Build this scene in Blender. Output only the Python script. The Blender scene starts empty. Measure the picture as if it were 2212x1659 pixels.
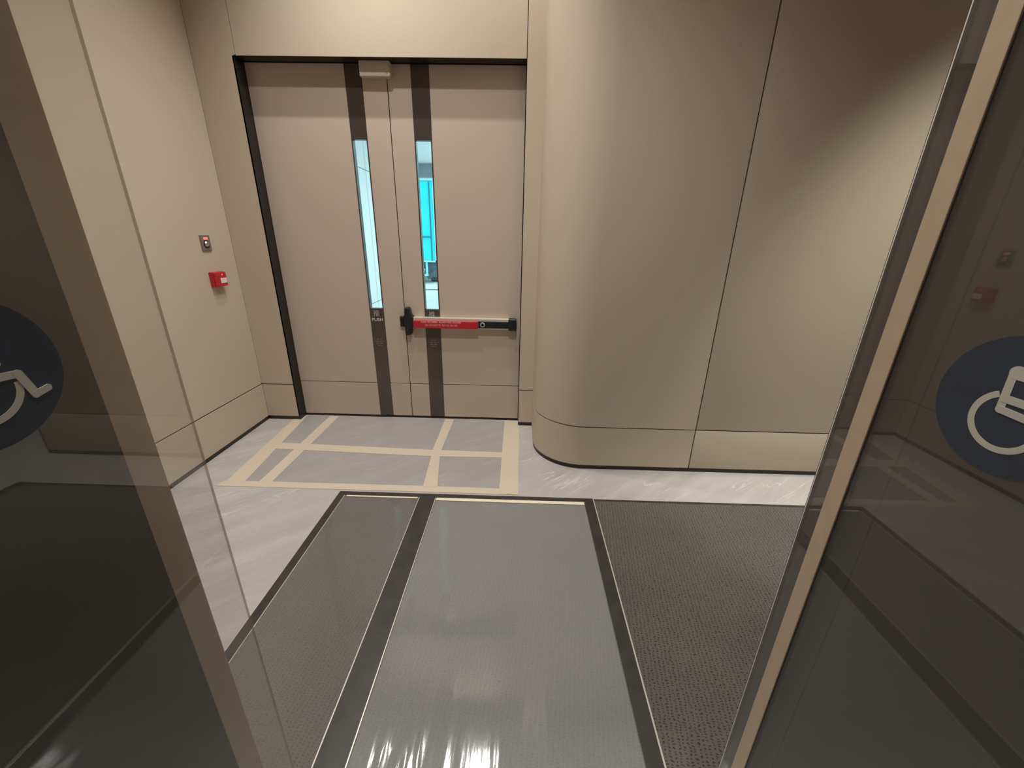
import bpy, bmesh, math, random
from mathutils import Vector, Matrix, noise

random.seed(7)
S = bpy.context.scene
C = S.collection

# ------------------------------------------------------------------ camera, sky, lamps, exposure
HC = 1.58
F_PX, PITCH, YAW, ROLL = 856.2, 0.3551, -0.0185, 0.0187
cam_d = bpy.data.cameras.new('camera')
cam = bpy.data.objects.new('camera', cam_d)
C.objects.link(cam)
S.camera = cam
cam_d.sensor_fit = 'HORIZONTAL'
cam_d.sensor_width = 36.0
cam_d.lens = 36.0 * F_PX / 2212.0
cam_d.clip_start = 0.02
cy, sy, cp, sp = math.cos(YAW), math.sin(YAW), math.cos(PITCH), math.sin(PITCH)
fwd = Vector((sy * cp, cy * cp, -sp))
rgt = Vector((cy, -sy, 0))
up = rgt.cross(fwd)
r2 = rgt * math.cos(ROLL) + up * math.sin(ROLL)
u2 = -rgt * math.sin(ROLL) + up * math.cos(ROLL)
M = Matrix((r2, u2, -fwd)).transposed().to_4x4()
M.translation = (0, 0, HC)
cam.matrix_world = M

W = bpy.data.worlds.new('sky')
S.world = W
W.use_nodes = True
bg = W.node_tree.nodes['Background']
bg.inputs['Color'].default_value = (0.66, 0.95, 1.0, 1)
bg.inputs['Strength'].default_value = 2.4

S.view_settings.view_transform = 'Standard'
S.view_settings.look = 'None'
S.view_settings.exposure = -0.15
S.view_settings.gamma = 1.0
S.view_settings.use_curve_mapping = False

ZC = 4.20            # vestibule ceiling
WARM = (1.0, 0.90, 0.76)
NEUT = (1.0, 0.955, 0.90)
# (x, y, power, colour, cone in degrees, edge softness, lamp radius, point aimed at)
LAMPS = [
    (-1.30, 2.75, 100, NEUT, 84, 1.0, 0.014, None),
    (-0.40, 2.75, 105, NEUT, 110, 0.7, 0.025, None),
    (-0.90, 2.20, 90, NEUT, 110, 0.7, 0.030, None),
    (-0.20, 0.95, 225, NEUT, 120, 0.9, 0.06, None),  # added fill lamp that brightens the doors and the mat
    (2.50, 1.15, 470, (1.0, 0.98, 0.86), 52, 1.0, 0.07, (2.35, 2.51, -0.35)),
    # fill lamp added in the unseen lobby behind the camera
    (0.00, -1.20, 150, NEUT, 120, 0.8, 0.05, None),
    # the side room beyond the right wall
    (4.20, 2.60, 200, NEUT, 120, 0.8, 0.05, None),
]
for i, (x, y, pw, col, cone, bl, rad, aim) in enumerate(LAMPS):
    ld = bpy.data.lights.new('downlight_lamp', 'SPOT')
    ld.energy = pw
    ld.color = col
    ld.spot_size = math.radians(cone)
    ld.spot_blend = bl
    ld.shadow_soft_size = rad
    lo = bpy.data.objects.new('downlight_lamp', ld)
    lo.location = (x, y, ZC - 0.03 - rad)
    if aim:
        lo.rotation_euler = (Vector(aim) - lo.location).to_track_quat('-Z', 'Y').to_euler()
    C.objects.link(lo)
# unseen area lamps added to brighten the hall beyond the doors
for (x, y) in ((0.9, 5.2), (0.9, 9.4), (1.2, 7.3)):
    ld = bpy.data.lights.new('hall_fill', 'AREA')
    ld.energy = 60
    ld.size = 1.0
    ld.color = (0.70, 0.94, 1.0)
    lo = bpy.data.objects.new('hall_fill', ld)
    lo.location = (x, y, 3.28)
    C.objects.link(lo)

# ------------------------------------------------------------------ materials
def new_mat(name):
    m = bpy.data.materials.new(name)
    m.use_nodes = True
    nt = m.node_tree
    return m, nt, nt.nodes['Principled BSDF'], nt.nodes['Material Output']

def N(nt, typ, **kw):
    n = nt.nodes.new(typ)
    for k, v in kw.items():
        if k in n.inputs:
            n.inputs[k].default_value = v
        else:
            setattr(n, k, v)
    return n

def coords(nt, scale=(1, 1, 1), rot=(0, 0, 0)):
    g = N(nt, 'ShaderNodeNewGeometry')
    mp = N(nt, 'ShaderNodeMapping')
    mp.inputs['Rotation'].default_value = rot
    nt.links.new(g.outputs['Position'], mp.inputs['Vector'])
    m2 = N(nt, 'ShaderNodeMapping')
    m2.inputs['Scale'].default_value = scale
    nt.links.new(mp.outputs['Vector'], m2.inputs['Vector'])
    return m2.outputs['Vector']

def plain(name, col, rough=0.5, metal=0.0, var=0.06, scale=40.0, bump=0.0, spec=0.5, vscale=(1, 1, 1)):
    """a colour with slight mottling and a fine grain"""
    m, nt, b, out = new_mat(name)
    L = nt.links.new
    v = coords(nt, vscale)
    nz = N(nt, 'ShaderNodeTexNoise', Scale=scale, Detail=4.0)
    L(v, nz.inputs['Vector'])
    rp = N(nt, 'ShaderNodeValToRGB')
    lo = [c * (1 - var) for c in col] + [1]
    hi = [min(1, c * (1 + var)) for c in col] + [1]
    rp.color_ramp.elements[0].position = 0.3
    rp.color_ramp.elements[1].position = 0.7
    rp.color_ramp.elements[0].color = lo
    rp.color_ramp.elements[1].color = hi
    L(nz.outputs['Fac'], rp.inputs['Fac'])
    L(rp.outputs['Color'], b.inputs['Base Color'])
    b.inputs['Roughness'].default_value = rough
    b.inputs['Metallic'].default_value = metal
    b.inputs['Specular IOR Level'].default_value = spec
    if bump:
        bp = N(nt, 'ShaderNodeBump', Strength=bump, Distance=0.002)
        L(nz.outputs['Fac'], bp.inputs['Height'])
        L(bp.outputs['Normal'], b.inputs['Normal'])
    return m

MAT = {}
MAT['panel'] = plain('beige_wall_covering', (0.575, 0.495, 0.395), 0.62, var=0.04, scale=260, bump=0.10, spec=0.3)
MAT['door'] = plain('beige_door_laminate', (0.57, 0.48, 0.40), 0.5, var=0.03, scale=220, bump=0.05, spec=0.35)
MAT['joint'] = plain('dark_joint', (0.035, 0.022, 0.013), 0.8)
MAT['black'] = plain('black_metal', (0.016, 0.014, 0.012), 0.38, var=0.15, spec=0.5)
MAT['strip'] = plain('bronze_strip', (0.120, 0.102, 0.090), 0.26, metal=0.55, var=0.06, scale=90, vscale=(30, 30, 1))
MAT['plastic_black'] = plain('black_plastic', (0.012, 0.014, 0.015), 0.42, var=0.1)
MAT['steel'] = plain('brushed_steel', (0.70, 0.68, 0.64), 0.28, metal=1.0, var=0.05, scale=300)
MAT['red'] = plain('red_enamel', (0.52, 0.020, 0.035), 0.4, var=0.04)
MAT['white'] = plain('white_print', (0.78, 0.76, 0.72), 0.6, var=0.02)
MAT['pink_print'] = plain('worn_white_print', (0.66, 0.30, 0.30), 0.6, var=0.02)
MAT['grey_print'] = plain('grey_print', (0.42, 0.39, 0.36), 0.6, var=0.02)
MAT['faint_print'] = plain('faint_print', (0.20, 0.175, 0.155), 0.6, var=0.02)
MAT['box'] = plain('cream_plastic', (0.58, 0.52, 0.43), 0.5, var=0.05, scale=120)
MAT['switch'] = plain('grey_metal_plate', (0.23, 0.20, 0.165), 0.4, metal=0.2, var=0.06)
MAT['tape'] = plain('masking_tape', (0.68, 0.59, 0.475), 0.7, var=0.04, scale=120, bump=0.05)
MAT['cream'] = plain('cream_tape', (0.90, 0.82, 0.62), 0.6, var=0.03)
MAT['alu'] = plain('pale_metal_trim', (0.80, 0.77, 0.70), 0.35, metal=0.5, var=0.04)
MAT['border'] = plain('charcoal_border', (0.040, 0.037, 0.033), 0.42, var=0.25, scale=14)
MAT['champagne'] = plain('champagne_metal', (0.60, 0.47, 0.34), 0.42, metal=0.15, var=0.04)
MAT['darkpanel'] = plain('dark_tinted_panel', (0.020, 0.016, 0.011), 0.30, var=0.1, spec=0.3)
MAT['lobby_wall'] = plain('dark_brown_stone', (0.10, 0.075, 0.052), 0.5, var=0.2, scale=3)
MAT['lobby_light'] = plain('taupe_plaster', (0.34, 0.25, 0.19), 0.6, var=0.05, scale=8)
MAT['ceiling'] = plain('white_ceiling_paint', (0.74, 0.70, 0.63), 0.7, var=0.02)
MAT['hall_white'] = plain('white_hall_panel', (0.80, 0.82, 0.82), 0.5, var=0.02)
MAT['hall_joint'] = plain('grey_hall_joint', (0.10, 0.13, 0.15), 0.7)
MAT['hall_grey'] = plain('grey_lintel', (0.30, 0.36, 0.39), 0.6)
MAT['ground'] = plain('pale_concrete', (0.78, 0.80, 0.80), 0.7, var=0.08, scale=2)
MAT['cyan'] = plain('cyan_truck_paint', (0.008, 0.78, 0.88), 0.4, var=0.05, scale=3)
MAT['cyan_pale'] = plain('pale_cyan_paint', (0.35, 0.80, 0.86), 0.4, var=0.05, scale=3)
MAT['teal_dark'] = plain('dark_teal_metal', (0.02, 0.20, 0.25), 0.5)
MAT['rubber'] = plain('grey_rubber', (0.10, 0.13, 0.15), 0.7, var=0.3, scale=6)
MAT['sign_blue'] = plain('navy_sticker', (0.026, 0.042, 0.070), 0.35, var=0.15, scale=30)
MAT['sign_white'] = plain('white_sticker', (0.60, 0.58, 0.50), 0.5, var=0.05, scale=30)

# stone floor with long pale veins
def stone():
    m, nt, b, out = new_mat('grey_veined_marble')
    L = nt.links.new
    v = coords(nt, (0.8, 4.6, 1), (0, 0, math.radians(-38)))
    n1 = N(nt, 'ShaderNodeTexNoise', Scale=1.6, Detail=7.0, Roughness=0.62, Distortion=0.5)
    L(v, n1.inputs['Vector'])
    r1 = N(nt, 'ShaderNodeValToRGB')
    e = r1.color_ramp.elements
    e[0].position, e[0].color = 0.25, (0.425, 0.41, 0.395, 1)
    e[1].position, e[1].color = 0.75, (0.59, 0.568, 0.55, 1)
    L(n1.outputs['Fac'], r1.inputs['Fac'])
    v2 = coords(nt, (0.55, 4.6, 1), (0, 0, math.radians(-38)))
    n2 = N(nt, 'ShaderNodeTexNoise', Scale=2.2, Detail=5.0, Roughness=0.55, Distortion=0.9)
    L(v2, n2.inputs['Vector'])
    sub = N(nt, 'ShaderNodeMath', operation='SUBTRACT')
    sub.inputs[1].default_value = 0.5
    L(n2.outputs['Fac'], sub.inputs[0])
    ab = N(nt, 'ShaderNodeMath', operation='ABSOLUTE')
    L(sub.outputs[0], ab.inputs[0])
    r2_ = N(nt, 'ShaderNodeValToRGB')
    e = r2_.color_ramp.elements
    e[0].position, e[0].color = 0.0, (1, 1, 1, 1)
    e[1].position, e[1].color = 0.016, (0, 0, 0, 1)
    L(ab.outputs[0], r2_.inputs['Fac'])
    n3 = N(nt, 'ShaderNodeTexNoise', Scale=2.4, Detail=2.0)
    L(coords(nt), n3.inputs['Vector'])
    r3 = N(nt, 'ShaderNodeValToRGB')
    r3.color_ramp.elements[0].position = 0.45
    r3.color_ramp.elements[1].position = 0.62
    L(n3.outputs['Fac'], r3.inputs['Fac'])
    mu = N(nt, 'ShaderNodeMath', operation='MULTIPLY')
    L(r2_.outputs['Color'], mu.inputs[0])
    L(r3.outputs['Color'], mu.inputs[1])
    mu2 = N(nt, 'ShaderNodeMath', operation='MULTIPLY')
    mu2.inputs[1].default_value = 0.55
    L(mu.outputs[0], mu2.inputs[0])
    mx = N(nt, 'ShaderNodeMix', data_type='RGBA')
    L(mu2.outputs[0], mx.inputs[0])
    L(r1.outputs['Color'], mx.inputs[6])
    mx.inputs[7].default_value = (0.86, 0.83, 0.78, 1)
    L(mx.outputs[2], b.inputs['Base Color'])
    b.inputs['Roughness'].default_value = 0.40
    b.inputs['Specular IOR Level'].default_value = 0.4
    return m
MAT['marble'] = stone()

# woven mat: short dark marks in a herringbone-like weave
def carpet(name, base, mark, amount):
    m, nt, b, out = new_mat(name)
    L = nt.links.new
    v = coords(nt, (1, 1, 0), (0, 0, math.radians(8)))
    # short dark dashes on a diamond lattice, broken up by noise
    ds = N(nt, 'ShaderNodeTexNoise', Scale=42.0, Detail=3.0)
    L(v, ds.inputs['Vector'])
    ad = N(nt, 'ShaderNodeVectorMath', operation='MULTIPLY_ADD')
    ad.inputs[1].default_value = (0.026, 0.026, 0)
    L(ds.outputs['Color'], ad.inputs[0])
    L(v, ad.inputs[2])
    waves = []
    for vec in ((190.0, 330.0, 0.0), (190.0, -330.0, 0.0)):
        dt = N(nt, 'ShaderNodeVectorMath', operation='DOT_PRODUCT')
        dt.inputs[1].default_value = vec
        L(ad.outputs[0], dt.inputs[0])
        sn = N(nt, 'ShaderNodeMath', operation='SINE')
        L(dt.outputs['Value'], sn.inputs[0])
        waves.append(sn)
    pr = N(nt, 'ShaderNodeMath', operation='MULTIPLY')
    L(waves[0].outputs[0], pr.inputs[0])
    L(waves[1].outputs[0], pr.inputs[1])
    br = N(nt, 'ShaderNodeValToRGB')
    br.color_ramp.elements[0].position = 0.30
    br.color_ramp.elements[0].color = (1, 1, 1, 1)
    br.color_ramp.elements[1].position = 0.85
    br.color_ramp.elements[1].color = (0, 0, 0, 1)
    L(pr.outputs[0], br.inputs['Fac'])
    big = N(nt, 'ShaderNodeTexNoise', Scale=2.5, Detail=3.0)
    L(v, big.inputs['Vector'])
    fine = N(nt, 'ShaderNodeTexNoise', Scale=240.0, Detail=2.0)
    L(v, fine.inputs['Vector'])
    mx = N(nt, 'ShaderNodeMix', data_type='RGBA')
    mx.inputs[6].default_value = (*mark, 1)
    mx.inputs[7].default_value = (*base, 1)
    a1 = N(nt, 'ShaderNodeMath', operation='MULTIPLY_ADD')
    a1.inputs[1].default_value = amount
    a1.inputs[2].default_value = 1.0 - amount
    L(br.outputs['Color'], a1.inputs[0])
    a2 = N(nt, 'ShaderNodeMath', operation='MULTIPLY_ADD')
    a2.inputs[1].default_value = 0.5
    L(fine.outputs['Fac'], a2.inputs[0])
    a3 = N(nt, 'ShaderNodeMath', operation='SUBTRACT')
    a3.inputs[1].default_value = 0.25
    L(a1.outputs[0], a2.inputs[2])
    L(a2.outputs[0], a3.inputs[0])
    L(a3.outputs[0], mx.inputs[0])
    hs = N(nt, 'ShaderNodeMix', data_type='RGBA', blend_type='MULTIPLY')
    hs.inputs[0].default_value = 0.5
    r = N(nt, 'ShaderNodeValToRGB')
    r.color_ramp.elements[0].color = (0.7, 0.7, 0.7, 1)
    r.color_ramp.elements[0].position = 0.3
    r.color_ramp.elements[1].position = 0.7
    L(big.outputs['Fac'], r.inputs['Fac'])
    L(mx.outputs[2], hs.inputs[6])
    L(r.outputs['Color'], hs.inputs[7])
    L(hs.outputs[2], b.inputs['Base Color'])
    b.inputs['Roughness'].default_value = 0.85
    b.inputs['Specular IOR Level'].default_value = 0.2
    bp = N(nt, 'ShaderNodeBump', Strength=0.5, Distance=0.003)
    L(a3.outputs[0], bp.inputs['Height'])
    L(bp.outputs['Normal'], b.inputs['Normal'])
    return m
MAT['carpet'] = carpet('charcoal_woven_mat', (0.150, 0.140, 0.126), (0.040, 0.037, 0.034), 0.85)
MAT['carpet_film'] = carpet('grey_woven_mat', (0.185, 0.178, 0.168), (0.085, 0.080, 0.075), 0.6)

# glass as a thin sheet: tinted see-through plus mirror reflection, and a diffuse haze
def glass(name, tint, ior=1.5, haze=0.0, rough=0.0, haze_col=(0.7, 0.66, 0.6), bump=None):
    m, nt, b, out = new_mat(name)
    nt.nodes.remove(b)
    L = nt.links.new
    tr = N(nt, 'ShaderNodeBsdfTransparent')
    tr.inputs['Color'].default_value = (*tint, 1)
    gl = N(nt, 'ShaderNodeBsdfGlossy')
    gl.inputs['Roughness'].default_value = rough
    fr = N(nt, 'ShaderNodeFresnel')
    fr.inputs['IOR'].default_value = ior
    mx = N(nt, 'ShaderNodeMixShader')
    last = tr.outputs[0]
    if haze:
        df = N(nt, 'ShaderNodeBsdfDiffuse')
        df.inputs['Color'].default_value = (*haze_col, 1)
        m2 = N(nt, 'ShaderNodeMixShader')
        m2.inputs[0].default_value = haze
        L(tr.outputs[0], m2.inputs[1])
        L(df.outputs[0], m2.inputs[2])
        last = m2.outputs[0]
    if bump:
        nz = N(nt, 'ShaderNodeTexNoise', Scale=bump, Detail=3.0)
        L(coords(nt, (2.2, 0.35, 1)), nz.inputs['Vector'])
        bp = N(nt, 'ShaderNodeBump', Strength=0.12, Distance=0.004)
        L(nz.outputs['Fac'], bp.inputs['Height'])
        L(bp.outputs['Normal'], gl.inputs['Normal'])
        L(bp.outputs['Normal'], fr.inputs['Normal'])
    # the pane is thin: its rear face mirrors as weakly as its front face
    ge = N(nt, 'ShaderNodeNewGeometry')
    io = N(nt, 'ShaderNodeMix', data_type='FLOAT')
    io.inputs[2].default_value = ior
    io.inputs[3].default_value = 1.0 / ior
    L(ge.outputs['Backfacing'], io.inputs[0])
    L(io.outputs[0], fr.inputs['IOR'])
    L(fr.outputs[0], mx.inputs[0])
    L(last, mx.inputs[1])
    L(gl.outputs[0], mx.inputs[2])
    L(mx.outputs[0], out.inputs['Surface'])
    return m
MAT['glass_clear'] = glass('clear_glass_painted_haze', (0.97, 0.965, 0.955), 1.55, haze=0.05)  # diffuse share stands in for light mirrored off the pane
MAT['glass_edge_dim'] = glass('ground_glass_edge', (0.90, 0.90, 0.86), 1.2, haze=0.28)
MAT['glass_lite'] = glass('vision_glass', (0.97, 1.0, 1.0), 1.45)
MAT['glass_edge'] = plain('polished_glass_edge', (0.80, 0.80, 0.72), 0.2, var=0.1, scale=60)
MAT['film'] = glass('clear_film_painted_sheen', (0.97, 0.97, 0.96), 1.60, haze=0.31, rough=0.07, haze_col=(0.61, 0.635, 0.64), bump=18)  # diffuse share paints in the broad sheen of the lamps
MAT['film_faint_sheen'] = glass('clear_film_faint_painted_sheen', (0.97, 0.97, 0.96), 1.58, haze=0.08, rough=0.07, haze_col=(0.62, 0.62, 0.60), bump=18)  # same film with less of the sheen painted in
MAT['sheet'] = glass('milky_floor_sheet', (0.985, 0.985, 0.985), 1.15, haze=0.25, rough=0.3, haze_col=(0.60, 0.59, 0.575))

def emit(name, col, s):
    m, nt, b, out = new_mat(name)
    b.inputs['Base Color'].default_value = (*col, 1)
    b.inputs['Emission Color'].default_value = (*col, 1)
    b.inputs['Emission Strength'].default_value = s
    return m
MAT['led_red'] = emit('red_indicator', (1.0, 0.22, 0.20), 0.7)
MAT['lens'] = emit('lamp_lens', (1.0, 0.92, 0.8), 4.0)
MAT['lens_cool'] = emit('cool_lamp_lens', (0.9, 1.0, 1.0), 6.0)

# ------------------------------------------------------------------ mesh helpers
def bx(bm, x0, x1, y0, y1, z0, z1, bev=0.0, seg=2):
    r = bmesh.ops.create_cube(bm, size=1.0)
    vs = r['verts']
    for v in vs:
        v.co.x = x0 if v.co.x < 0 else x1
        v.co.y = y0 if v.co.y < 0 else y1
        v.co.z = z0 if v.co.z < 0 else z1
    if bev:
        es = list({e for v in vs for e in v.link_edges})
        bmesh.ops.bevel(bm, geom=es, offset=bev, segments=seg, affect='EDGES', profile=0.5)

def prism(bm, pts, z0, z1):
    """closed 2-D outline (x, y) pulled up from z0 to z1"""
    lo = [bm.verts.new((x, y, z0)) for x, y in pts]
    hi = [bm.verts.new((x, y, z1)) for x, y in pts]
    n = len(pts)
    for i in range(n):
        bm.faces.new((lo[i], lo[(i + 1) % n], hi[(i + 1) % n], hi[i]))
    bm.faces.new(hi)
    bm.faces.new(lo[::-1])

def sheet(bm, path, thick, z0, z1, side=1):
    """a panel of even thickness that follows a path on plan"""
    off = []
    n = len(path)
    for i, p in enumerate(path):
        a = Vector(path[max(i - 1, 0)]); c = Vector(path[min(i + 1, n - 1)])
        t = (c - a).normalized()
        nr = Vector((-t.y, t.x)) * side
        off.append((p[0] + nr.x * thick, p[1] + nr.y * thick))
    for i in range(n - 1):
        q = [path[i], path[i + 1], off[i + 1], off[i]]
        lo = [bm.verts.new((x, y, z0)) for x, y in q]
        hi = [bm.verts.new((x, y, z1)) for x, y in q]
        bm.faces.new((lo[0], lo[1], hi[1], hi[0]))
        bm.faces.new((lo[2], lo[3], hi[3], hi[2]))
        bm.faces.new((hi[0], hi[1], hi[2], hi[3]))
        bm.faces.new((lo[3], lo[2], lo[1], lo[0]))
        if i == 0:
            bm.faces.new((lo[3], lo[0], hi[0], hi[3]))
        if i == n - 2:
            bm.faces.new((lo[1], lo[2], hi[2], hi[1]))
    bmesh.ops.remove_doubles(bm, verts=bm.verts, dist=1e-6)
    bmesh.ops.recalc_face_normals(bm, faces=bm.faces)

def cyl(bm, c, axis, r0, h, r1=None, seg=24):
    """cylinder or cone from point c along axis"""
    r1 = r0 if r1 is None else r1
    q = Vector((0, 0, 1)).rotation_difference(Vector(axis)).to_matrix().to_4x4()
    mt = Matrix.Translation(Vector(c) + Vector(axis) * h / 2) @ q
    bmesh.ops.create_cone(bm, cap_ends=True, segments=seg, radius1=r0, radius2=r1, depth=h, matrix=mt)

def obj(name, bm, mat, parent=None, smooth=False):
    me = bpy.data.meshes.new(name)
    bmesh.ops.recalc_face_normals(bm, faces=bm.faces)
    bm.to_mesh(me)
    bm.free()
    for m in (mat if isinstance(mat, (list, tuple)) else [mat]):
        me.materials.append(MAT[m])
    if smooth:
        for p in me.polygons:
            p.use_smooth = True
    o = bpy.data.objects.new(name, me)
    C.objects.link(o)
    if parent:
        o.parent = parent
        o.matrix_parent_inverse = Matrix.Translation(parent.location).inverted() if parent.parent is None else Matrix.Identity(4)
    return o

def box(name, x0, x1, y0, y1, z0, z1, mat, parent=None, bev=0.0):
    bm = bmesh.new()
    bx(bm, x0, x1, y0, y1, z0, z1, bev)
    return obj(name, bm, mat, parent, False)

def tag(o, label, cat, group=None, structure=False):
    o['label'] = label
    o['category'] = cat
    if group:
        o['group'] = group
    if structure:
        o['kind'] = 'structure'
    return o

def thing(name, label, cat, loc=(0, 0, 0), group=None, structure=False):
    o = bpy.data.objects.new(name, None)
    o.empty_display_size = 0.1
    o.location = loc
    C.objects.link(o)
    return tag(o, label, cat, group, structure)

def text(name, body, size, loc, mat, parent=None, width=None, depth=0.0004):
    """flat lettering standing on a wall that faces the camera (-Y)"""
    cu = bpy.data.curves.new(name, 'FONT')
    cu.body = body
    cu.size = size
    cu.align_x = 'CENTER'
    cu.align_y = 'CENTER'
    cu.extrude = depth
    tmp = bpy.data.objects.new(name, cu)
    C.objects.link(tmp)
    dg = bpy.context.evaluated_depsgraph_get()
    dg.update()
    me = bpy.data.meshes.new_from_object(tmp.evaluated_get(dg))
    bpy.data.objects.remove(tmp)
    xs = [v.co.x for v in me.vertices] or [0, 1]
    k = width / (max(xs) - min(xs)) if width else 1.0
    for v in me.vertices:
        v.co = Vector((loc[0] + v.co.x * k, loc[1] - v.co.z, loc[2] + v.co.y))
    me.materials.clear()
    me.materials.append(MAT[mat])
    o = bpy.data.objects.new(name, me)
    C.objects.link(o)
    if parent:
        o.parent = parent
        o.matrix_parent_inverse = Matrix.Translation(parent.location).inverted() if parent.parent is None else Matrix.Identity(4)
    return o

# ------------------------------------------------------------------ measured layout (metres; camera stands at x = y = 0)
XL = -2.247          # left vestibule wall
YW = 3.199           # wall around the doors
YD = 3.299           # door faces
YR = 2.514           # right wall with the rounded corner
XJL, XJR, ZH = -1.961, 0.0, 2.685   # door opening
ZK = 0.337           # kick joint
SK = 0.033           # black skirting height
G = 0.0042           # half joint
XRC, RC = 0.122, 0.362              # rounded corner
XS = 2.43            # outer end of the right wall

# ------------------------------------------------------------------ shell
bm = bmesh.new()
bx(bm, -2.6, 6.1, -3.1, 3.42, -0.12, 0.0)
bx(bm, 2.36, 6.1, 3.42, 5.1, -0.12, 0.0)
fl = obj('floor', bm, 'marble')
tag(fl, 'pale grey veined stone floor of the vestibule in front of the doors', 'floor', structure=True)
bm = bmesh.new()
bx(bm, -2.6, 6.1, -3.1, 3.42, ZC, ZC + 0.1)
bx(bm, 2.36, 6.1, 3.42, 5.1, ZC, ZC + 0.1)
ce = obj('ceiling', bm, 'ceiling')
tag(ce, 'white ceiling with recessed downlights above the vestibule', 'ceiling', structure=True)

T = 0.009
# left wall
wl = box('wall_left', XL - 0.16, XL - T, 0.51, YW + 0.14, 0, ZC, 'joint')
tag(wl, 'beige panelled left wall carrying the grey switch and red call point', 'wall', structure=True)
box('panel', XL - T, XL, 0.516, YW - 0.001, ZK + G, ZC, 'panel', wl, 0.0012)
box('kick_panel', XL - T, XL, 0.516, YW - 0.001, SK, ZK - G, 'panel', wl, 0.0012)
bl = box('baseboard_left', XL - T, XL - 0.004, 0.516, YW, 0, SK, 'black')
tag(bl, 'thin black skirting under the beige left wall', 'baseboard', structure=True)

# wall around the doors
bm = bmesh.new()
bx(bm, XL - 0.16, XJL - 0.012, YW + T, YW + 0.22, 0, ZC)
bx(bm, XJL - 0.012, XJR + 0.012, YW + T, YW + 0.22, ZH + 0.012, ZC)
bx(bm, XJR + 0.012, XRC + 0.4, YW + T, YW + 0.22, 0, ZC)
wb = obj('wall_back', bm, 'joint')
tag(wb, 'beige panelled end wall framing the double doors', 'wall', structure=True)
box('panel', XL, XJL + 0.010, YW, YW + T, ZH + G, ZC, 'panel', wb, 0.001)
box('panel', XL, XJL - 0.002, YW, YW + T, ZK + G, ZH + G, 'panel', wb, 0.0)
box('kick_panel', XL, XJL - 0.002, YW, YW + T, SK, ZK - G, 'panel', wb, 0.001)
h = box('header_panel', XJL + 0.014, XJR - 0.002, YW, YW + T, ZH, ZC, 'panel', wb, 0.001)
box('panel', XJR + 0.003, XRC + 0.003, YW, YW + T, ZK + G, ZC, 'panel', wb, 0.001)
box('kick_panel', XJR + 0.003, XRC + 0.003, YW, YW + T, SK, ZK - G, 'panel', wb, 0.001)
bb = box('baseboard_back', XL, XJL - 0.002, YW + 0.003, YW + T, 0, SK, 'black')
tag(bb, 'short black skirting between left corner and double doors', 'baseboard', structure=True)
b2 = box('baseboard_corner', XJR + 0.003, XRC + 0.003, YW + 0.003, YW + T, 0, SK, 'black')
tag(b2, 'short black skirting between double doors and rounded wall corner', 'baseboard', structure=True)

# right wall with rounded corner
def corner_path(inset):
    x, y, r = XRC + inset, YR + inset, RC - inset
    cx, cyy = XRC + RC, YR + RC
    p = [(x, YW + 0.006), (x, YW - 0.12), (x, cyy)]
    for k in range(1, 25):
        a = math.pi + k / 24 * math.pi / 2
        p.append((cx + r * math.cos(a), cyy + r * math.sin(a)))
    return p
XJ = 1.243
bm = bmesh.new()
sheet(bm, corner_path(T) + [(XS + 0.02, YR + T)], 0.10, 0, ZC, side=1)
wr = obj('wall_right', bm, 'joint')
tag(wr, 'beige panelled wall right of the doors with a rounded corner', 'wall', structure=True)
for (nm, z0, z1) in (('panel', ZK + G, ZC), ('kick_panel', SK, ZK - G)):
    bm = bmesh.new()
    sheet(bm, corner_path(0) + [(0.8, YR), (XJ - 0.0042, YR)], T, z0, z1, side=1)
    o = obj(nm, bm, 'panel', wr)
    for p in o.data.polygons:
        p.use_smooth = abs(p.normal.z) < 0.5 and False
    bm = bmesh.new()
    bx(bm, XJ + 0.0042, XS - 0.001, YR, YR + T, z0, z1, 0.001)
    obj(nm, bm, 'panel', wr)
for o in wr.children:
    if len(o.data.polygons) > 40:
        for p in o.data.polygons:
            p.use_smooth = True
        o.data.set_sharp_from_angle(angle=math.radians(30))
bm = bmesh.new()
sheet(bm, corner_path(0.004) + [(XS - 0.001, YR + 0.004)], 0.006, 0, SK, side=1)
br_ = obj('baseboard_right', bm, 'black')
tag(br_, 'black skirting curving round the right wall corner', 'baseboard', structure=True)

# end of the right wall, walls of the side room and of the lobby behind the camera
bm = bmesh.new()
bx(bm, XS - 0.07, XS - 0.001, YR + 0.10, 5.1, 0, ZC)
bx(bm, XS - 0.07, 6.1, 5.0, 5.1, 0, ZC)
bx(bm, 6.0, 6.1, -3.1, 5.0, 0, ZC)
ws = obj('wall_side', bm, 'panel')
tag(ws, 'beige walls of the side room beyond the right wall', 'wall', structure=True)
bm = bmesh.new()
bx(bm, -2.6, 6.0, -3.1, -3.0, 0, ZC)
bx(bm, -2.6, -2.5, -3.0, -0.36, 0, ZC)
wk = obj('wall_lobby', bm, 'lobby_wall')
tag(wk, 'brown stone walls of the lobby behind the camera', 'wall', structure=True)
bm = bmesh.new()
bx(bm, -2.6, -0.56, -0.36, 0.514, 0, ZC)
bx(bm, 0.558, 6.0, -0.36, 0.634, 0, ZC)
bx(bm, -0.56, 0.558, -0.36, 0.514, 2.42, ZC)
wf = obj('wall_front', bm, 'lobby_light')
tag(wf, 'taupe wall with the doorway that the camera stands in', 'wall', structure=True)

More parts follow.
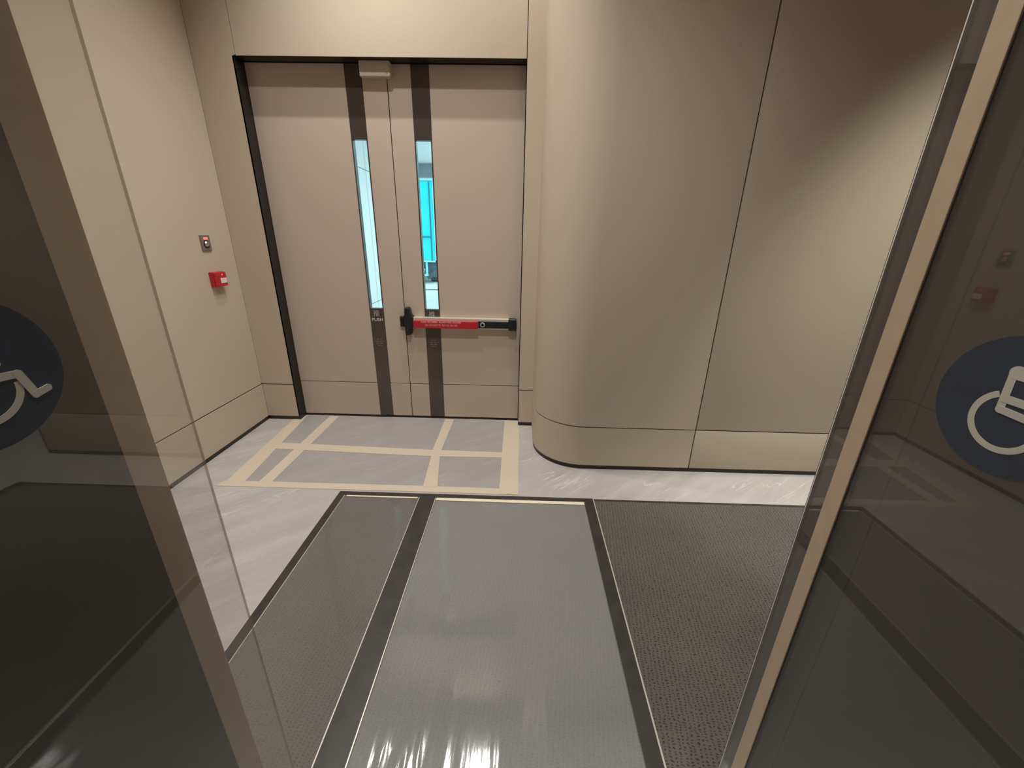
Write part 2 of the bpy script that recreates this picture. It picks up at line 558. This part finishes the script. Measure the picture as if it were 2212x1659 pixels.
# ------------------------------------------------------------------ the double doors
t1 = bmesh.new()
bx(t1, XJL - 0.012, XJL, YW, YD + 0.06, 0, ZH)
bx(t1, XJR, XJR + 0.003, YW + 0.001, YD + 0.06, 0, ZH)
bx(t1, XJL - 0.012, XJR + 0.003, YW + 0.002, YD + 0.06, ZH, ZH + 0.012)
bx(t1, XJL, XJR, YD + 0.004, YD + 0.05, 0.0, 0.014)
bx(t1, XJR - 0.035, XJR + 0.012, YD + 0.047, YD + 0.075, 0, ZH)
bx(t1, XJL - 0.012, XJL + 0.035, YD + 0.047, YD + 0.075, 0, ZH)
bx(t1, XJL, XJR, YD + 0.047, YD + 0.075, ZH - 0.035, ZH + 0.012)
bx(t1, XJL, XJR, YD + 0.047, YD + 0.075, 0.0, 0.05)
bx(t1, -0.971 - 0.03, -0.971 + 0.03, YD + 0.047, YD + 0.062, 0.0, ZH)
tr = obj('trim_1', t1, 'black')
tag(tr, 'black metal lining of the double door opening', 'door frame', structure=True)

XSEAM = -0.971
YB = YD + 0.045       # back of the leaves
def leaf(name, label, x0, x1, s0, s1):
    """a leaf: beige fields either side of a dark strip with a slot of glass"""
    d = thing(name, label, 'door', ((x0 + x1) / 2, YD, 0), structure=True)
    zb, zt = 0.022, ZH - 0.004
    for (a, b) in ((x0, s0 - 0.0015), (s1 + 0.0015, x1)):
        box('door_panel', a, b, YD, YB, ZK + 0.003, zt, 'door', d, 0.001)
        box('kick_panel', a, b, YD, YB, zb, ZK - 0.003, 'door', d, 0.001)
    # strip: above and below the slot, thin lips at its sides
    g0, g1 = s0 + 0.006, s1 - 0.006
    zb0, zt0 = 0.998, 2.23
    bm = bmesh.new()
    bx(bm, s0, s1, YD - 0.001, YB, zb, zb0)
    bx(bm, s0, s1, YD - 0.001, YB, zt0, zt)
    bx(bm, s0, g0, YD - 0.001, YB, zb0, zt0)
    bx(bm, g1, s1, YD - 0.001, YB, zb0, zt0)
    obj('bronze_strip', bm, 'strip', d)
    bm = bmesh.new()
    bx(bm, g0, g1, YD + 0.030, YD + 0.036, zb0, zt0)
    obj('glass_pane', bm, 'glass_lite', d)
    bm = bmesh.new()
    bx(bm, g0, g0 + 0.0015, YD - 0.0005, YB, zb0, zt0)
    bx(bm, g1 - 0.0015, g1, YD - 0.0005, YB, zb0, zt0)
    bx(bm, g0 + 0.0015, g1 - 0.0015, YD - 0.0005, YB, zt0 - 0.002, zt0)
    obj('gasket', bm, 'plastic_black', d)
    bm = bmesh.new()
    bx(bm, g0 + 0.0015, g1 - 0.0015, YD + 0.004, YD + 0.030, zb0, zb0 + 0.006)
    obj('sill_bead', bm, 'steel', d)
    # dark core in the joints
    bm = bmesh.new()
    bx(bm, x0, s0, YD + 0.006, YB - 0.006, zb, zt)
    bx(bm, s1, x1, YD + 0.006, YB - 0.006, zb, zt)
    obj('door_core', bm, 'joint', d)
    xm = (s0 + s1) / 2
    yt = YD - 0.0012
    text('lettering', '\u63a8', 0.058, (xm - 0.004, yt, 0.956), 'grey_print', d, width=0.052)
    text('lettering', 'PUSH', 0.036, (xm, yt, 0.905), 'white', d, width=0.092)
    bm = bmesh.new()
    for r, ws_ in enumerate(((0.018, 0.020), (0.030, 0.026, 0.012), (0.024, 0.030), (0.020, 0.016))):
        x = xm - sum(ws_) / 2 - 0.004
        for w_ in ws_:
            bx(bm, x, x + w_, YD - 0.0018, YD - 0.0008, 0.735 - r * 0.018, 0.741 - r * 0.018)
            x += w_ + 0.006
    obj('worn_notice', bm, 'faint_print', d)
    return d
dl = leaf('door_1', 'left leaf of the beige double doors, slot of pale blue daylight', XJL + 0.002, XSEAM - 0.003, -1.265, -1.148)
dr = leaf('door_2', 'right leaf of the beige double doors, behind the red push bar', XSEAM + 0.003, XJR - 0.004, -0.802, -0.676)
bm = bmesh.new()
bx(bm, -1.010, -0.976, YD - 0.030, YD, 0.855, 0.945, 0.008, 3)
obj('strike_box', bm, 'plastic_black', dl)

# ------------------------------------------------------------------ panic bar
pb = thing('panic_bar', 'red and black emergency push bar across the right door leaf', 'push bar', (-0.5, YD, 0.9))
bm = bmesh.new()
# waisted vertical latch case
prof = [(-0.024, -0.112), (-0.015, -0.120), (0.012, -0.120), (0.022, -0.112), (0.026, -0.06), (0.048, -0.046), (0.052, -0.03),
        (0.052, 0.036), (0.040, 0.046), (0.028, 0.066), (0.022, 0.108), (0.013, 0.118), (-0.012, 0.118), (-0.021, 0.110), (-0.026, 0.055),
        (-0.030, 0.046), (-0.030, -0.046), (-0.026, -0.055)]
cxl, czl = -0.938, 0.905
fr_ = [bm.verts.new((cxl + x * 0.86, YD - 0.058, czl + z * 0.92)) for x, z in prof]
md = [bm.verts.new((cxl + x, YD - 0.046, czl + z * 0.975)) for x, z in prof]
bk = [bm.verts.new((cxl + x, YD - 0.001, czl + z * 0.975)) for x, z in prof]
n = len(prof)
for i in range(n):
    j = (i + 1) % n
    bm.faces.new((fr_[i], fr_[j], md[j], md[i]))
    bm.faces.new((md[i], md[j], bk[j], bk[i]))
bm.faces.new(fr_)
bm.faces.new(bk[::-1])
bx(bm, -0.974, -0.960, YD - 0.04, YD - 0.002, 0.868, 0.934, 0.004)
obj('latch_case', bm, 'plastic_black', pb)
bm = bmesh.new()
bx(bm, -0.895, -0.095, YD - 0.050, YD - 0.001, 0.854, 0.942, 0.004)
obj('rail', bm, 'alu', pb)
bm = bmesh.new()
bx(bm, -0.888, -0.352, YD - 0.072, YD - 0.045, 0.857, 0.922, 0.006, 3)
pad = obj('push_pad', bm, 'red', pb)
text('lettering', 'PUSH TO OPEN  ALARM WILL SOUND', 0.019, (-0.655, YD - 0.0722, 0.909), 'white', pad, width=0.33)
text('lettering', '\u63a8\u687f\u958b\u9580 \u8b66\u865f\u6703\u97ff', 0.020, (-0.655, YD - 0.0722, 0.883), 'pink_print', pad, width=0.27)
bm = bmesh.new()
bx(bm, -0.350, -0.095, YD - 0.056, YD - 0.048, 0.864, 0.920, 0.002)
obj('cover_plate', bm, 'plastic_black', pb)
bm = bmesh.new()
cyl(bm, (-0.313, YD - 0.055, 0.893), (0, -1, 0), 0.021, 0.010, 0.019)
cyl(bm, (-0.313, YD - 0.061, 0.893), (0, -1, 0), 0.012, 0.004, 0.012)
obj('lock_cylinder', bm, 'alu', pb, False)
bm = bmesh.new()
bx(bm, -0.100, -0.034, YD - 0.066, YD - 0.001, 0.848, 0.945, 0.009, 3)
obj('end_cap', bm, 'plastic_black', pb)

# ------------------------------------------------------------------ magnetic lock box at the head
ml = thing('magnetic_lock', 'small cream box at the head of the double doors', 'door lock', (-1.04, YD, 2.6))
box('lock_body', -1.142, -0.935, YD - 0.052, YD, 2.594, 2.684, 'box', ml, 0.003)
box('side_cover', -0.935, -0.930, YD - 0.050, YD, 2.600, 2.680, 'box', ml, 0.001)
for z in (2.612, 2.664):
    bm = bmesh.new()
    cyl(bm, (-0.952, YD - 0.052, z), (0, -1, 0), 0.004, 0.0012, seg=10)
    obj('screw', bm, 'steel', ml)

# ------------------------------------------------------------------ wall fittings on the left wall
sw = thing('exit_switch', 'small grey metal touch switch with red light, above red call point', 'switch', (XL, 2.92, 1.50))
box('plate', XL, XL + 0.010, 2.880, 2.966, 1.452, 1.554, 'switch', sw, 0.002)
bm = bmesh.new()
cyl(bm, (XL + 0.010, 2.923, 1.494), (1, 0, 0), 0.026, 0.004)
obj('ring', bm, 'plastic_black', sw)
bm = bmesh.new()
cyl(bm, (XL + 0.013, 2.923, 1.496), (1, 0, 0), 0.020, 0.008, 0.014)
obj('button', bm, 'steel', sw)
bm = bmesh.new()
bx(bm, XL + 0.009, XL + 0.013, 2.903, 2.944, 1.524, 1.540, 0.002)
obj('indicator', bm, 'led_red', sw)

cpnt = thing('call_point', 'red break glass call point with white plate, under the grey switch', 'alarm', (XL, 2.945, 1.25))
box('back_box', XL, XL + 0.030, 2.885, 3.005, 1.200, 1.304, 'red', cpnt, 0.004)
box('cover', XL + 0.030, XL + 0.044, 2.888, 3.002, 1.203, 1.301, 'red', cpnt, 0.004)
box('white_plate', XL + 0.0435, XL + 0.0465, 2.935, 2.994, 1.224, 1.260, 'white', cpnt, 0.001)
bm = bmesh.new()
cyl(bm, (XL + 0.044, 2.958, 1.284), (1, 0, 0), 0.005, 0.002, seg=12)
obj('pilot_lamp', bm, 'led_red', cpnt)

# ------------------------------------------------------------------ entrance mat
mt = thing('entrance_mat', 'dark grey recessed entrance mat with charcoal borders and metal trims', 'mat', (0.5, 1.2, 0))
Y0, YF = 0.645, 2.155
Z0, ZM = 0.0002, 0.006
def strip(name, x0, x1, y0, y1, mat, z=ZM):
    return box(name, x0, x1, y0, y1, Z0, z, mat, mt)
# panels
strip('carpet_panel', -1.100, -0.622, Y0, YF - 0.040, 'carpet_film', 0.005)
strip('carpet_panel', -0.513, 0.436, Y0, YF - 0.040, 'carpet_film', 0.005)
strip('carpet_panel', 0.500, 2.170, Y0, YF - 0.024, 'carpet', 0.005)
# borders
strip('border_strip', -1.148, -1.104, Y0, YF - 0.040, 'border')
strip('border_strip', -1.148, 0.494, YF - 0.040, YF, 'border')
strip('border_strip', -0.618, -0.517, Y0, YF - 0.040, 'border')
strip('border_strip', 0.436, 0.494, Y0, YF - 0.040, 'border')
strip('border_strip', 0.500, 2.170, YF - 0.024, YF - 0.006, 'border')
strip('border_strip', 2.170, 2.230, Y0, YF - 0.006, 'border')
# thin pale metal trims
strip('metal_trim', -1.104, -1.100, Y0, YF - 0.040, 'alu', 0.0064)
strip('metal_trim', -0.622, -0.618, Y0, YF - 0.040, 'alu', 0.0064)
strip('metal_trim', -0.517, -0.513, Y0, YF - 0.040, 'alu', 0.0064)
strip('metal_trim', 0.494, 0.500, Y0, YF, 'alu', 0.0064)
strip('metal_trim', -1.153, -1.148, Y0, YF, 'alu', 0.004)

sl = box('trim_5', -0.50, 0.50, 0.585, 0.638, 0.0002, 0.006, 'alu')
tag(sl, 'pale metal threshold strip in the doorway', 'threshold', structure=True)

# plastic film over two mat panels
def film(label, x0, x1, mat, wr):
    nx, ny = int((x1 - x0) / 0.010), 170
    y0, y1 = 0.650, YF - 0.046
    bm = bmesh.new()
    vs = []
    for j in range(ny + 1):
        y = y0 + (y1 - y0) * j / ny
        row = []
        for i in range(nx + 1):
            x = x0 + (x1 - x0) * i / nx
            z = 0.0012 + 0.0006 * noise.noise(Vector((x * 6, y * 3, 1.3)))
            # wrinkles running along the mat, stronger close to the camera
            near = max(0.0, min(1.0, (1.25 - y) / 0.5))
            wv = noise.noise(Vector((x * 38 + 0.8 * y, y * 1.6, 5.1)))
            z += wr * near * 0.0024 * max(0.0, wv) ** 1.2
            if wr > 0.5:
                e = max(0.0, 1 - abs(x - (x0 + 0.10 + 0.05 * y)) / 0.16) * max(0.0, min(1.0, (1.15 - y) / 0.3))
                z += e * 0.006 * max(0.0, noise.noise(Vector((x * 42 + 2 * y, y * 4, 9.7))))
            edge = min(i, nx - i, 4) / 4
            row.append(bm.verts.new((x, y, 0.0052 + max(0.0003, z) * (0.3 + 0.7 * edge))))
        vs.append(row)
    for j in range(ny):
        for i in range(nx):
            bm.faces.new((vs[j][i], vs[j][i + 1], vs[j + 1][i + 1], vs[j + 1][i]))
    o = obj('plastic_film', bm, mat, None, True)
    return tag(o, label, 'plastic film', 'protective films on the mat')
film('clear plastic film over the narrow left mat panel', -1.096, -0.626, 'film_faint_sheen', 0.5)
film('wrinkled clear plastic film over the wide middle mat panel', -0.509, 0.432, 'film', 1.0)

# cream tape along the far ends of the films
def flat_quad(name, pts, z0, z1, mat, label, cat, group):
    bm = bmesh.new()
    prism(bm, pts, z0, z1)
    return tag(obj(name, bm, mat), label, cat, group)
flat_quad('tape_strip', [(-1.085, YF - 0.056), (-0.628, YF - 0.056), (-0.628, YF - 0.043), (-1.085, YF - 0.043)], 0.0088, 0.0092, 'cream',
          'thin cream tape along the far end of the left mat panel', 'tape', 'cream tapes on the mat')
flat_quad('tape_strip', [(-0.508, YF - 0.070), (0.432, YF - 0.072), (0.432, YF - 0.043), (-0.508, YF - 0.043)], 0.0088, 0.0092, 'cream',
          'cream tape along the far end of the middle mat panel', 'tape', 'cream tapes on the mat')

# milky protective sheet on the stone, held down with masking tape
flat_quad('protective_sheet', [(-1.98, 3.285), (-0.01, 3.285), (0.0, 2.20), (-1.90, 2.20)], 0.0004, 0.0010, 'sheet',
          'milky plastic sheet taped to the stone floor before the doors', 'floor cover', None)
TG = 'masking tapes on the stone floor'
def tape(pts, k, label):
    flat_quad('tape_strip', pts, 0.0011 + 0.0003 * k, 0.0014 + 0.0003 * k, 'tape', label, 'tape', TG)
tape([(-2.03, 3.20), (-2.025, 3.262), (-1.945, 3.290), (-1.83, 2.20), (-1.955, 2.19)], 0, 'leftmost long masking tape running from door jamb toward the camera')
tape([(-1.735, 3.287), (-1.650, 3.287), (-1.652, 2.235), (-1.738, 2.235)], 1, 'second long masking tape from left, running from the left door')
tape([(-1.985, 2.178), (-1.975, 2.240), (-0.577, 2.245), (0.012, 2.240), (0.012, 2.176), (-0.594, 2.180)], 2, 'crosswise masking tape nearest the mat')
tape([(-1.915, 2.772), (-1.90, 2.674), (-0.66, 2.626), (-0.095, 2.636), (-0.098, 2.715), (-0.68, 2.724)], 3, 'crosswise masking tape halfway between doors and mat')
tape([(-0.668, 3.287), (-0.586, 3.287), (-0.597, 2.625), (-0.663, 2.625)], 4, 'short masking tape from right door to the crosswise tape')
tape([(-0.655, 2.64), (-0.592, 2.64), (-0.528, 2.235), (-0.625, 2.235)], 5, 'short slanting masking tape between the two crosswise tapes')
tape([(-0.123, 3.287), (0.0, 3.287), (0.0, 3.205), (0.014, 3.19), (0.014, 2.178), (-0.113, 2.178)], 6, 'wide rightmost masking tape beside the rounded wall corner')

# ------------------------------------------------------------------ sliding glass doors
XG = 0.530            # the leaves stand open at right angles, in the planes x = +-XG
def sign(parent, side, cy_, cz):
    """round sticker with a wheelchair user; side = +1 on the right leaf, -1 on the left leaf"""
    def P(u, z, h):
        # u runs to the reader's right, h lifts off the glass toward the passage
        return (side * (XG - h), cy_ - side * u, cz + z)
    def poly(bm, pts, h0, h1):
        f = [bm.verts.new(P(u, z, h1)) for u, z in pts]
        k = [bm.verts.new(P(u, z, h0)) for u, z in pts]
        n = len(pts)
        for i in range(n):
            bm.faces.new((f[i], f[(i + 1) % n], k[(i + 1) % n], k[i]))
        bm.faces.new(f)
        bm.faces.new(k[::-1])
    bm = bmesh.new()
    poly(bm, [(0.077 * math.cos(k * math.pi / 36), 0.017 + 0.077 * math.sin(k * math.pi / 36)) for k in range(72)], 0.0002, 0.0006)
    d = obj('sign_disc', bm, 'sign_blue', parent)
    d['label'] = 'round navy sticker'
    bm = bmesh.new()
    step = [0]
    def lift():
        step[0] += 1
        return 0.0008 + 0.0001 * step[0]
    def bar(a, b, w):
        """one capsule from a to b"""
        a, b = Vector(a), Vector(b)
        t = b - a
        ang = math.atan2(t.y, t.x)
        pts = [(b.x + w / 2 * math.cos(ang + q), b.y + w / 2 * math.sin(ang + q)) for q in [math.radians(-90 + 15 * k) for k in range(13)]]
        pts += [(a.x + w / 2 * math.cos(ang + q), a.y + w / 2 * math.sin(ang + q)) for q in [math.radians(90 + 15 * k) for k in range(13)]]
        poly(bm, pts, 0.0005, lift())
    # the wheel: one band with an opening at the upper right
    h1 = lift()
    prev = None
    for q in range(0, 45):
        a = math.radians(118 + 246 * q / 44)
        ring = [bm.verts.new(P(r * math.cos(a), r * math.sin(a), hh)) for r, hh in ((0.0278, 0.0005), (0.0278, h1), (0.0348, h1), (0.0348, 0.0005))]
        if prev:
            for i in range(4):
                bm.faces.new((prev[i], prev[(i + 1) % 4], ring[(i + 1) % 4], ring[i]))
        else:
            bm.faces.new(ring)
        prev = ring
    bm.faces.new(prev[::-1])
    bar((-0.0085, 0.0125), (-0.0108, 0.0545), 0.0080)
    bar((-0.0080, 0.0540), (0.0110, 0.0540), 0.0145)
    bar((-0.0085, 0.0245), (0.0200, 0.0245), 0.0085)
    bar((-0.0085, 0.0120), (0.0340, 0.0095), 0.0080)
    bar((0.0340, 0.0095), (0.0420, -0.0165), 0.0085)
    bar((0.0420, -0.0165), (0.0545, -0.0135), 0.0075)
    poly(bm, [(0.002 + 0.0115 * math.cos(k * math.pi / 14), 0.078 + 0.0115 * math.sin(k * math.pi / 14)) for k in range(28)], 0.0005, lift())
    s = obj('wheelchair_symbol', bm, 'sign_white', d)
    s['label'] = 'white wheelchair user symbol'
    return d

g3 = thing('door_3', 'left glass door standing open beside the camera, with a wheelchair sign', 'glass door', (-XG, 0.1, 0), structure=True)
box('glass_pane', -XG - 0.004, -XG, -0.33, 0.5731, 0.012, 2.38, 'glass_clear', g3)
box('polished_edge', -XG - 0.004, -XG + 0.0003, 0.5731, 0.5740, 0.012, 2.38, 'glass_edge_dim', g3)
sign(g3, -1, 0.349, 1.426)
g4 = thing('door_4', 'right glass door standing open beside the camera, with a wheelchair sign', 'glass door', (XG, 0.1, 0), structure=True)
box('glass_pane', XG, XG + 0.004, -0.33, 0.6142, 0.012, 2.38, 'glass_clear', g4)
box('polished_edge', XG - 0.0003, XG + 0.004, 0.6142, 0.6162, 0.012, 2.38, 'glass_edge', g4)
box('upright_strip', XG - 0.003, XG - 0.0001, 0.549, 0.580, 0.012, 2.37, 'champagne', g4, 0.001)  # upright champagne strip on the inner face of the pane
sign(g4, 1, 0.404, 1.400)

po = box('trim_2', -0.5595, -0.552, 0.472, 0.522, 0, 2.42, 'champagne', None, 0.001)
tag(po, 'champagne metal jamb edge behind the left glass door', 'door jamb', structure=True)
ja = box('trim_6', -0.5595, -0.550, -0.36, 0.4715, 0, 2.42, 'darkpanel')
tag(ja, 'dark brown doorway lining behind the left glass door', 'door jamb', structure=True)
jb = thing('trim_7', 'dark brown doorway lining behind the right glass door', 'door jamb', (0.555, 0.1, 0), structure=True)
box('lining_panel', 0.548, 0.5575, 0.5125, 0.6385, 0, 2.42, 'darkpanel', jb)
box('lining_panel', 0.548, 0.5575, -0.36, 0.5095, 0, 2.42, 'darkpanel', jb)

# ------------------------------------------------------------------ downlights
LIGHT_LABELS = [
    'round downlight nearest the left wall, above the left door leaf',
    'round downlight above the right door leaf and push bar',
    'round downlight above the taped floor sheet',
    'added fill downlight above the wide middle mat panel',
    'round downlight near the far right wall, aimed at the right wall',
    'added lobby fill downlight directly behind the camera',
    'round downlight of the side room beyond the right wall',
]
for i, (x, y, pw, col, cone, bl_, rad, aim) in enumerate(LAMPS):
    t = thing('ceiling_light', LIGHT_LABELS[i], 'light', (x, y, ZC), 'recessed downlights')
    bm = bmesh.new()
    r_o, r_i, k = 0.062, 0.048, 28
    rings = []
    for (r, z) in ((r_o, ZC), (r_o, ZC - 0.006), (r_i, ZC - 0.008), (r_i, ZC)):
        rings.append([bm.verts.new((x + r * math.cos(q * 2 * math.pi / k), y + r * math.sin(q * 2 * math.pi / k), z)) for q in range(k)])
    for a, b in zip(rings, rings[1:]):
        for q in range(k):
            bm.faces.new((a[q], a[(q + 1) % k], b[(q + 1) % k], b[q]))
    obj('trim_ring', bm, 'alu', t)
    bm = bmesh.new()
    cyl(bm, (x, y, ZC - 0.004), (0, 0, 1), r_i - 0.001, 0.0035, seg=28)
    obj('lamp_lens', bm, 'lens', t)

# ------------------------------------------------------------------ bright hall and yard beyond the doors
YO = YW + 0.22
gr = box('ground', -14, 10, 3.42, 30, -0.12, -0.002, 'ground')
tag(gr, 'pale concrete ground outside beyond the doors', 'ground', structure=True)
ZHC = 3.335
hw = box('wall_hall', -3.0, -2.862, YO, 11.6, 0, ZHC, 'hall_joint')
tag(hw, 'pale blue panelled hall wall seen through the left door slot', 'wall', structure=True)
for (z0, z1) in ((0.02, 0.325), (0.337, 2.655), (2.667, ZHC - 0.01)):
    for (y0, y1) in ((YO, 5.6), (5.61, 7.93), (7.945, 11.6)):
        box('panel', -2.862, -2.85, y0, y1, z0, z1, 'hall_white', hw)
h2 = box('wall_hall_right', 2.2, 2.35, YO, 11.6, 0, ZHC, 'hall_white')
tag(h2, 'white right wall of the hall outside the doors', 'wall', structure=True)
hc = box('ceiling_hall', -3.0, 2.35, YO, 11.6, ZHC, ZHC + 0.1, 'hall_white')
tag(hc, 'white hall ceiling seen at the top of the right door slot', 'ceiling', structure=True)
bm = bmesh.new()
bx(bm, -14, 10, 11.6, 11.8, 3.01, 4.4)
hl_ = obj('trim_3', bm, 'hall_grey')
tag(hl_, 'grey lintel above the cyan truck through the right door slot', 'lintel', structure=True)
dn = box('trim_4', -12, 8, 12.4, 12.62, -0.004, 0.002, 'rubber')
tag(dn, 'grey drain line across the concrete before the truck', 'drain', structure=True)
ll = thing('hall_light', 'small round downlight in the white hall ceiling beyond the doors', 'light', (-1.95, 8.75, ZHC))
bm = bmesh.new()
cyl(bm, (-1.95, 8.75, ZHC - 0.008), (0, 0, 1), 0.11, 0.007)
obj('trim_ring', bm, 'steel', ll)
bm = bmesh.new()
cyl(bm, (-1.95, 8.75, ZHC - 0.014), (0, 0, 1), 0.085, 0.006)
obj('lamp_lens', bm, 'lens_cool', ll)

# the truck: seen from behind, its right corner in the slot
YT = 14.0
tk = thing('box_truck', 'cyan box truck parked outside, seen through the right door slot', 'truck', (-4.2, YT + 2.5, 0))
x0, x1 = -5.15, -2.85
zb, ztp = 0.73, 3.36
bm = bmesh.new()
bx(bm, x0, x1, YT + 0.04, YT + 5.2, zb, ztp, 0.03)
obj('cargo_box', bm, 'cyan', tk)
xm = (x0 + x1) / 2
for (a, b) in ((x0 + 0.09, xm - 0.006), (xm + 0.006, x1 - 0.09)):
    dd = box('rear_door', a, b, YT - 0.005, YT + 0.05, zb + 0.07, ztp - 0.16, 'cyan', tk, 0.008)
    xr = b - 0.10 if a > xm - 0.1 else a + 0.10
    bm = bmesh.new()
    cyl(bm, (xr, YT - 0.03, zb + 0.04), (0, 0, 1), 0.017, ztp - zb - 0.22, seg=12)
    obj('lock_rod', bm, 'teal_dark', dd)
    bm = bmesh.new()
    bx(bm, xr - 0.34, xr + 0.02, YT - 0.06, YT - 0.02, 1.515, 1.55, 0.006)
    obj('rod_handle', bm, 'teal_dark', dd)
bm = bmesh.new()
bx(bm, x0, x1, YT - 0.02, YT + 0.05, ztp - 0.15, ztp, 0.01)
bx(bm, x0, x0 + 0.085, YT - 0.02, YT + 0.05, zb, ztp - 0.15, 0.01)
bx(bm, x1 - 0.085, x1, YT - 0.02, YT + 0.05, zb, ztp - 0.15, 0.01)
bx(bm, x0, x1, YT - 0.02, YT + 0.05, zb, zb + 0.065, 0.01)
obj('rear_frame', bm, 'cyan_pale', tk)
for px in (-4.66, -3.26):
    bm = bmesh.new()
    bx(bm, px - 0.03, px + 0.03, YT + 0.06, YT + 0.12, 0.30, zb, 0.006)
    obj('bumper_post', bm, 'cyan_pale', tk)
bm = bmesh.new()
bx(bm, -4.75, -3.22, YT + 0.05, YT + 0.13, 0.26, 0.33, 0.01)
obj('bumper_bar', bm, 'cyan_pale', tk)
for sx in (-1, 1):
    cxm = xm + sx * 0.86
    bm = bmesh.new()
    pts = [(cxm - 0.26, zb), (cxm - 0.26, 0.26), (cxm - 0.14, 0.12), (cxm + 0.02, 0.22), (cxm + 0.12, 0.20), (cxm + 0.26, 0.28), (cxm + 0.26, zb)]
    f = [bm.verts.new((x, YT + 0.40, z)) for x, z in pts]
    k = [bm.verts.new((x, YT + 0.42, z)) for x, z in pts]
    for i in range(len(pts)):
        j = (i + 1) % len(pts)
        bm.faces.new((f[i], f[j], k[j], k[i]))
    bm.faces.new(f)
    bm.faces.new(k[::-1])
    obj('mud_flap', bm, 'rubber', tk)
    for yy in (YT + 0.95, YT + 4.4):
        bm = bmesh.new()
        cyl(bm, (cxm - 0.14, yy, 0.42), (1, 0, 0), 0.42, 0.28, seg=32)
        wl_ = obj('wheel', bm, 'rubber', tk)
        bm = bmesh.new()
        cyl(bm, (cxm - 0.15, yy, 0.42), (1, 0, 0), 0.20, 0.30, seg=24)
        obj('hub', bm, 'hall_grey', wl_)
bm = bmesh.new()
bx(bm, xm - 0.45, xm + 0.45, YT + 0.1, YT + 6.6, 0.44, zb)
obj('chassis', bm, 'rubber', tk)
bm = bmesh.new()
bx(bm, x0 + 0.1, x1 - 0.1, YT + 5.3, YT + 6.9, 0.45, 2.3, 0.08)
obj('cab', bm, 'cyan_pale', tk)
